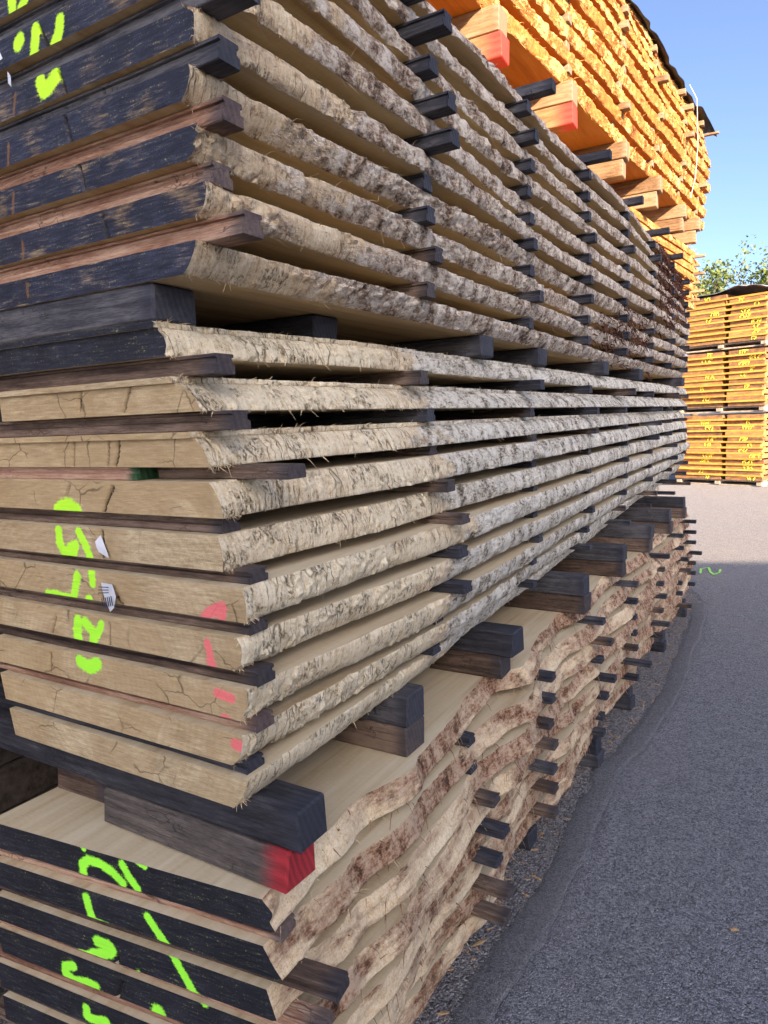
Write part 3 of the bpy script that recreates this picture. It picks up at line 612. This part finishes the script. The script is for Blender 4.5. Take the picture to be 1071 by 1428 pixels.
v = [(-.022, 0, -.03), (-.016, -.004, -.008), (.0, -.012, .008), (.016, -.006, .014), (.020, -.004, .002), (.006, -.010, -.006), (-.004, -.004, -.02), (-.012, 0, -.034)]
link('tag_body', mesh('tag_body', v, [(0, 1, 6, 7), (1, 2, 5, 6), (2, 3, 4, 5)], M_TAG, None, True), tg2)
v = [(.022, 0, -.036), (.028, -.003, -.02), (.036, -.003, -.03), (.030, 0, -.044)]
link('tag_corner', mesh('tag_corner', v, [(0, 1, 2, 3)], M_TAG), tg2)
# ================= sunlit tall stack behind
def xo(y): return -.72+.068*(y-2.3)
OZ0 = 3.52; OP = .132; OTH = .084; ysO = np.concatenate([[0, .2], np.arange(.45, 6.3, .02), [6.3]])
OW = [.0, .02, .035, .05, .06, .06, .045, .02, -.02]
for i in range(9):
    rd = rough_edge(800+i*11, 1.3, .0)
    def xr(y, v, i=i, rd=rd):
        Y = y+1.95
        return xo(Y)+OW[i]+(.012*(1-v) if i > 4 else .012*v)+.02*vn(y*1.1, i*.6, 321)+rd(y, v)*1.2
    xl = lambda y: xo(y+1.95)-.75
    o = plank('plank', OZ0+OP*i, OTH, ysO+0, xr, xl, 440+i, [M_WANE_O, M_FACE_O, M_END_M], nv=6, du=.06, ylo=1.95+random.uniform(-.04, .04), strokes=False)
    k = 8-i
    tag(o, 'sunlit orange plank with bark edge, %s' % ('topmost under the black tarpaulin' if k == 0 else 'lowest of the sunlit bundle, on the bearers' if i == 0 else '%s from top of the sunlit bundle' % ORD[k]), 'plank', 'planks of the sunlit bundle')
    splinters(o, (.5, 6.2), lambda y, v, xr=xr: xr(y, v), OTH, 200, 3300+i, M_SPLINT_O, .01, .06, .0011, bias=1.0)
    for s_ in o.children: s_.location.y = 1.95
rowsO = [2.75, 3.8, 4.9, 5.95, 7.0, 7.85]
for i in range(8):
    for r, y in enumerate(rowsO):
        xe = xo(y)+.02+random.choice([-.03, -.01, .0, .02, .06])+OW[i]
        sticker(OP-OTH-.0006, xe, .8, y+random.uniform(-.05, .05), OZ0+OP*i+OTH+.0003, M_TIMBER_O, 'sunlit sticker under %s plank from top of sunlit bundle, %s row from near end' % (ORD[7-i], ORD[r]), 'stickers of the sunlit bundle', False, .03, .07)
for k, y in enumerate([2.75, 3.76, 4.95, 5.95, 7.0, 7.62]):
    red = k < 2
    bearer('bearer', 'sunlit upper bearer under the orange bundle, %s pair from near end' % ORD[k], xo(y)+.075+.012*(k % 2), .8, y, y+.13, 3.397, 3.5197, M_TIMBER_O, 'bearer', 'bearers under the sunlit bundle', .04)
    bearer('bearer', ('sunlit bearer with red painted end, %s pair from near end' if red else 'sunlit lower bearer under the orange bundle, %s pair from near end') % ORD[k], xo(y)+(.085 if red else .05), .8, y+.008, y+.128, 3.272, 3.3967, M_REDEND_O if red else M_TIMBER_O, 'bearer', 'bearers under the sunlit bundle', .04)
# lower part of that stack (shows only past the far end of the front stack)
def xo2(y): return np.where(y > 5, -.62+.1*(y-5), -.64+.11*(y-5)*.9)
def box_plank(z0, z1, y0, y1, off, mats):
    ys = np.linspace(y0, y1, 40); v = []; f = []
    for y in ys:
        x = float(xo2(np.array(y)))+off+float(vn(y*2, z0*9, 5))*.012
        v += [(x-.78, y, 0), (x, y, 0), (x+.004, y, (z1-z0)*.5), (x-.004, y, z1-z0), (x-.78, y, z1-z0)]
    for i in range(len(ys)-1):
        for k in range(5): f.append((i*5+k, (i+1)*5+k, (i+1)*5+(k+1) % 5, i*5+(k+1) % 5)[::-1])
    f.append((0, 1, 2, 3, 4)); f.append(tuple((len(ys)-1)*5+k for k in range(5))[::-1])
    return link('plank', mesh('plank', v, f, mats[0], None, False), None, (0, 0, z0))
for i in range(7):
    z0 = 2.62+.0932*i
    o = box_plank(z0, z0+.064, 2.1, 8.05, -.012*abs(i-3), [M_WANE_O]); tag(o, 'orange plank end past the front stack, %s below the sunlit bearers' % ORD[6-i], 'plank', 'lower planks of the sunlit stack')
    splinters(o, (7.3, 8.0), lambda y, v: xo2(y)+0*v, .06, 60, 3700+i, M_SPLINT_O, .01, .05, .0012, bias=1.0)
    if i < 6:
        for y, nm in ((7.85, 'far'), (2.4, 'near')):
            sticker(.0286, float(xo2(np.array(y)))+(.10 if i % 2 else .05), .8, y, z0+.0643, M_TIMBER_O, 'sunlit sticker at %s end of lower orange planks, %s layer from top' % (nm, ORD[5-i]), 'stickers of the lower sunlit bundle', False, .1)
for i in range(22):
    z0 = .12+.1136*i
    tag(box_plank(z0, z0+.1132, 2.1, 6.6, -.03+.01*(i % 3), [M_WANE_U]), 'thick plank in the hidden lower part of the tall sunlit stack', 'plank', 'hidden planks of the tall stack')
for k, y in enumerate([2.5, 4.6, 6.3]): bearer('ground_block', 'ground block under the tall sunlit stack, %s from near end' % ORD[k], float(xo2(np.array(y)))-.05, .7, y, y+.1, 0, .1197, M_SLATE, 'block', 'blocks under the tall stack')
M_SHADEBARK = plain('shade_dark_bark', (.045, .034, .027), .9, 40, .6, .6, .006)  # bark colour darkened to stand in for the shade of the gap
# neighbouring stack close behind the near left corner, in the dark gap
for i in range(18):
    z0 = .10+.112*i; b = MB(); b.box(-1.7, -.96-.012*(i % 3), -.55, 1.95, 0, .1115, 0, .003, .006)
    tag(link('plank', b.mesh('plank', [M_SHADEBARK]), None, (0, 0, z0)), 'thick plank of the neighbouring stack in the dark gap behind the ends', 'plank', 'planks of the neighbouring stack')
for k, y in enumerate([-.3, 1.6]): bearer('ground_block', 'ground block under the neighbouring stack, %s from near end' % ORD[k], -1.0, .65, y, y+.1, 0, .0997, M_SLATE, 'block', 'blocks under the neighbouring stack')
# black tarpaulin over the tall stack
nx, ny = 22, 150; ztop = OZ0+OP*8+OTH; v = []; f = []
for j in range(ny+1):
    y = 1.85+6.62*j/ny
    for i in range(nx+1):
        u = i/nx; x = xo(y)-.80+.81*u
        ov = .02+.03*vn(y*1.3, 2, 9)+.05*sstep(7.6, 8.4, y)
        z = ztop+.012+.015*vn(y*4, u*3, 10)+.02*max(0, float(vn(y*1.2, u*2, 11)))
        if u > .80:
            d = (u-.80)/.20; x += float(ov)*d*.6+.02*float(vn(y*6, 0, 12))*d; z += -.05*d*d+.055*float(vn(y*2.4, 0, 13))*d+.05*max(0, y-7.4)*d
        z -= .28*max(0, y-8.18)*(1+.5*float(vn(u*9, y*2, 14)))
        x += .10*max(0, y-8.15)*float(vn(u*4, 0, 15)+1)
        v.append((x, y, float(z)))
for j in range(ny):
    for i in range(nx): a = j*(nx+1)+i; f.append((a, a+1, a+nx+2, a+nx+1))
o = link('tarpaulin', mesh('tarpaulin', v, f, M_TARP, None, True))
m_ = o.modifiers.new('thickness', 'SOLIDIFY'); m_.thickness = .006; m_.offset = 1
tag(o, 'black tarpaulin draped over the tall sunlit stack', 'tarpaulin')
P = [(xo(7.2)+.05, 7.2, ztop+.03), (xo(7.25)+.11, 7.25, ztop-.1), (xo(7.3)+.115, 7.32, ztop-.5), (xo(7.2)+.12, 7.2, ztop-.85), (xo(7.0)+.125, 6.95, 3.55)]
tag(link('cord', MB().tube(P, .0034).mesh('cord', M_CORD, True)), 'thin white cord hanging down the sunlit stack from the tarpaulin', 'cord')
bearer('loose_stick', 'stick poking out under the far end of the black tarpaulin', xo(8.2)+.16, .5, 8.16, 8.2, ztop-OP-.028, ztop-OP-.004, M_TIMBER_O, 'stick')

# ================= far piles of lit planks
E1 = Vector((.937, -.35, 0)).normalized(); E2 = Vector((.35, .937, 0)).normalized(); O0 = Vector((-1.18, 14.49, 0)); PRZ = math.atan2(E1.y, E1.x)
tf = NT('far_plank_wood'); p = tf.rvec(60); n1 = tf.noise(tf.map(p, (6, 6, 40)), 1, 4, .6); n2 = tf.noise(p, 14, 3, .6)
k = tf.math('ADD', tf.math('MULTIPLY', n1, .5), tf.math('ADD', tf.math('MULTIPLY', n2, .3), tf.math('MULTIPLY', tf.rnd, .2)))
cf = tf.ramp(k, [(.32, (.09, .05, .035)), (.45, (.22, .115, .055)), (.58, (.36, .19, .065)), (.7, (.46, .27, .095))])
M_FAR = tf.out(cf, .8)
M_FARST = plain('far_sticker_wood', (.60, .29, .055), .8, 12, .25)
M_FARYEL = plain('yellow_spray', (.85, .72, .08), .7, 60, .3)
M_PALLET = plain('pallet_grey_wood', (.34, .28, .22), .85, 20, .35)
def fbox(name, u0, u1, d0, d1, z0, z1, mat, parent=None, jit=.004):
    b = MB(); b.box(0, u1-u0, 0, d1-d0, 0, z1-z0, 0, jit); me = b.mesh(name, [mat])
    if parent is not None: return link(name, me, parent, (u0, d0, z0))
    q = O0+E1*u0+E2*d0; return link(name, me, None, (q.x, q.y, z0), PRZ)
LEV = [('bottom', .12, 1.40), ('middle', 1.53, 2.60), ('top', 2.73, 3.66)]
DG = 2.6
rf = random.Random(3)
for li, (lv, za, zb_) in enumerate(LEV):
    pz = za-.12 if li else 0.0
    o = link('pallet', None, None, (O0.x, O0.y, pz), PRZ); tag(o, 'grey pallet under the %s level of the far piles' % lv, 'pallet', 'pallets of the far piles')
    for k in range(9): fbox('deck_board', -.30, 1.40, .05+k*.29, .2+k*.29, .088, .118, M_PALLET, o)
    for k in range(3): fbox('runner', -.28+k*.79, -.19+k*.79, -.01, DG, .03, .0878, M_PALLET, o)
    for k in range(9): fbox('base_board', -.30, 1.40, .05+k*.29, .2+k*.29, .003, .0298, M_PALLET, o)
    n = int(round((zb_-za)/.104)); pit = (zb_-za)/n
    for r in range(n):
        z0 = za+r*pit
        for c in range(2):
            if lv == 'top' and c == 1 and r == n-1: continue
            u0 = (-.30, .72)[c]+rf.uniform(-.02, .03); u1 = (.64, 1.40)[c]+rf.uniform(-.05, .012)
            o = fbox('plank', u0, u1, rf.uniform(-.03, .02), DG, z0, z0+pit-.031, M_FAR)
            tag(o, 'short end of orange-brown plank in far pile, %s level, %s column, %s from bottom' % (lv, ('left', 'right')[c], ORD[r]), 'plank', 'planks of the far piles')
            if rf.random() < .62:   # yellow sprayed scribble on the plank end
                cx_ = rf.uniform(.15, .45)+(.3 if c == 0 else 0); v = []; f = []; hh = pit-.031
                for s_ in range(rf.randint(2, 4)):
                    x = cx_+s_*.05; pts = [(x+rf.uniform(-.02, .02), hh*.12), (x+rf.uniform(-.03, .03), hh*.5), (x+rf.uniform(-.02, .04), hh*.9)]
                    if rf.random() < .5: pts.append((x+.05, hh*.8))
                    a, bq = flat_stroke(pts, .010, 0); n0 = len(v); v += [(q[0], -.0075, q[1]) for q in a]; f += [tuple(n0+k for k in q) for q in bq]
                link('paint_mark', mesh('paint_mark', v, f, M_FARYEL), o)
        if r < n-1:
            a_, b_ = (-.31, 1.43) if rf.random() < .6 else (rf.uniform(-.3, -.26), rf.uniform(1.36, 1.42))
            o = fbox('sticker', a_, b_, -.03, .03, z0+pit-.0307, z0+pit-.0003, M_FARST); tag(o, 'bright orange sticker across the far piles, %s level, %s from bottom' % (lv, ORD[r]), 'sticker', 'stickers of the far piles')
            o = fbox('sticker', a_, b_, 1.6, 1.66, z0+pit-.0307, z0+pit-.0003, M_FARST); tag(o, 'hidden back sticker across the far piles, %s level, %s from bottom' % (lv, ORD[r]), 'sticker', 'stickers of the far piles')
v = []; f = []
for j in range(15):
    for i in range(25):
        u = -.32+1.71*i/24; d = -.06+2.7*j/14
        z = 3.685+.10*max(0, 1-abs(u-.85)/.55)+.02*float(vn(u*6, d*3, 31))-(.12*max(0, -.2-u)/.11 if u < -.2 else 0)-(.15*max(0, u-1.25))
        if j == 0: z -= .02+.015*float(vn(u*9, 1, 32))
        q = O0+E1*u+E2*d; v.append((q.x, q.y, z))
for j in range(14):
    for i in range(24): a = j*25+i; f.append((a, a+1, a+26, a+25))
o = link('tarpaulin', mesh('tarpaulin', v, f, M_TARPG, None, True)); tag(o, 'grey tarpaulin lying over the top of the far piles', 'tarpaulin')
m_ = o.modifiers.new('thickness', 'SOLIDIFY'); m_.thickness = .008

# ================= trees behind the far piles
M_BARKT = plain('tree_bark', (.11, .085, .06), .9, 20, .4, .6, .02)
tl = NT('tree_leaves'); M_LEAF = tl.out(tl.ramp(tl.noise(tl.pos, 2.2, 3, .6), [(.3, (.045, .075, .02)), (.55, (.10, .135, .03)), (.75, (.19, .17, .045))]), .6)
tl.bsdf.inputs['Transmission Weight'].default_value = 0.0
def tree(label, x, y, h, rad, n, seed):
    rg = np.random.default_rng(seed); root = link('tree', None, None, (x, y, 0)); tag(root, label, 'tree', 'trees behind the far piles')
    b = MB(); b.tube([(0, 0, -.1), (.05, .03, h*.25), (-.04, .06, h*.5), (.03, 0, h*.72)], [.16, .13, .09, .05], 8)
    tips = []
    for k in range(26):
        z0 = h*rg.uniform(.28, .72); a = rg.uniform(0, 6.28); L = rad*rg.uniform(.55, 1.05); up = rg.uniform(.25, .9)
        p0 = np.array([0, 0, z0]); p2 = np.array([math.cos(a)*L, math.sin(a)*L, min(h*.99, z0+L*up)]); p1 = (p0+p2)/2+rg.normal(size=3)*.08*rad
        b.tube([p0, p1, p2], [.05, .028, .008], 5); tips += [p1, p2, (p1+p2)/2]
        for _ in range(4):
            q = p1+(p2-p1)*rg.random(); e = q+rg.normal(size=3)*np.array([.35, .35, .3])*rad*.45+np.array([0, 0, .1*rad]); e[2] = min(e[2], h*1.02); b.tube([q, (q+e)/2+rg.normal(size=3)*.04, e], [.012, .008, .003], 4); tips += [e, (q+e)/2]
    link('trunk', b.mesh('trunk', M_BARKT, True), root)
    T = np.array(tips); v = []; f = []
    for _ in range(n):
        c = T[rg.integers(len(T))]+rg.normal(size=3)*.16*rad*.55
        d = rg.normal(size=3); d /= np.linalg.norm(d); s_ = np.cross(d, rg.normal(size=3)); s_ /= np.linalg.norm(s_); L = rg.uniform(.08, .16); W = L*.40; q = len(v)
        v += [c, c+d*L*.5+s_*W, c+d*L, c+d*L*.5-s_*W]; f.append((q, q+1, q+2, q+3))
    link('crown', mesh('crown', v, f, M_LEAF), root)
tree('leafy autumn-green tree above the left end of the far piles', -3.05, 30, 7.7, 2.2, 9000, 1)
tree('leafy yellow-green tree above the right end of the far piles', -.4, 31, 7.9, 2.2, 9000, 2)
tree('low thin tree beside the far piles', -4.9, 33, 7.4, 1.8, 4000, 4)

# ================= added blocks across the yard, out of the picture: shaped to throw the shade
M_PLASTER = plain('pale_plaster', (.62, .58, .50), .85, 6, .12, .2, .01)  # pale so that the added walls bounce light
M_ROOF = plain('grey_roof_sheet', (.25, .25, .26), .6, 10, .2)
M_DOOR = plain('green_caster_door', (.10, .20, .14), .6, 8, .2)
M_PANE = plain('dark_window_pane', (.05, .06, .07), .15, 5, .2)
def shade_caster(label, org, rz, LX, LY, H):
    root = link('shade_caster', None, None, org, rz); tag(root, label, 'shade_caster', 'added shade casters')
    y0, y1 = min(0, LY), max(0, LY)
    link('wall', MB().box(.02, LX-.02, y0+.02, y1-.02, 0, H-.2).mesh('wall', [M_PLASTER]), root)
    link('roof', MB().box(0, LX, y0, y1, H-.1997, H).mesh('roof', [M_ROOF]), root)
    d = link('door', MB().box(0, .0195, y0+(y1-y0)*.35, y0+(y1-y0)*.35+3, .0, 3.2).mesh('door', [M_DOOR]), root)
    for k in range(3): link('window', MB().box(.002, .0195, y0+.8+2.6*k if LY > 4 else y0+.4+.8*k, (y0+2.0+2.6*k) if LY > 4 else y0+.9+.8*k, 4.2, 5.4).mesh('window', [M_PANE]), root)
shade_caster('tall plastered block added out of view to shade the front stack', (8.0, -12.5, 0), 0, 1.6, 10.36, 7.6)
shade_caster('long plastered block added out of view to shade the asphalt', (10.9, -4.64, 0), math.atan2(.345, .939), 8, -3.0, 7.6)

# ================= small litter on the ground
M_STONE = plain('pebble', (.16, .15, .15), .8, 200, .6)
M_CHIP = plain('wood_chip', (.34, .22, .12), .85, 120, .4)
def litter(name, label, n, mat, xf, s0, s1, zf, flat, seed):
    rg = np.random.default_rng(seed); v = []; f = []
    for _ in range(n):
        x, y = xf(rg); s_ = s0+(s1-s0)*rg.random()**2.5; z = zf(x, y); a = rg.uniform(0, 6.28); b = len(v)
        sx = s_*(1+rg.random()*flat); sy = s_*rg.uniform(.5, .9); sz = s_*(.55 if flat < 1 else .2)
        for k in range(5):
            t_ = a+k*1.2566+rg.normal()*.15; px, py = math.cos(t_)*sx, math.sin(t_)*sy
            v.append((x+px*math.cos(a)-py*math.sin(a), y+px*math.sin(a)+py*math.cos(a), z-.0005))
        for k in range(5):
            q = v[b+k]; v.append((x+(q[0]-x)*.6, y+(q[1]-y)*.6, z+sz*rg.uniform(.7, 1.1)))
        for k in range(5): f.append((b+k, b+(k+1) % 5, b+5+(k+1) % 5, b+5+k))
        f.append(tuple(b+5+k for k in range(5)))
    tag(link(name, mesh(name, v, f, mat)), label, kind='stuff')
JF = lambda y: float(np.interp(y, JY, JX))
litter('gravel', 'small loose stones along the foot of the stack', 900, M_STONE, lambda r: ((lambda y: (JF(y)-abs(r.normal())*.09, y))(r.uniform(.2, 4.9))), .002, .007, lambda x, y: 0, .4, 1)
litter('pale_grit', 'scattered pale grit on the asphalt lane', 70, plain('pale_grit', (.42, .41, .40), .8), lambda r: (r.uniform(.1, 1.6), r.uniform(.3, 6)), .0012, .0045, lambda x, y: .011, .4, 2)
litter('bark_debris', 'flakes of bark and sawdust by the stack foot', 420, M_CHIP, lambda r: ((lambda y: (JF(y)-.02-abs(r.normal())*.1, y))(r.uniform(.3, 4.9))), .002, .010, lambda x, y: .001, 2.2, 3)
b = MB(); b.box(-.011, .011, -.005, .005, 0, .006, 0, .0015, .0012)
tag(link('wood_chip', b.mesh('wood_chip', M_CHIP), None, (.62, 1.282, .0112), .5), 'single small brown wood chip lying on the asphalt lane', 'wood chip')
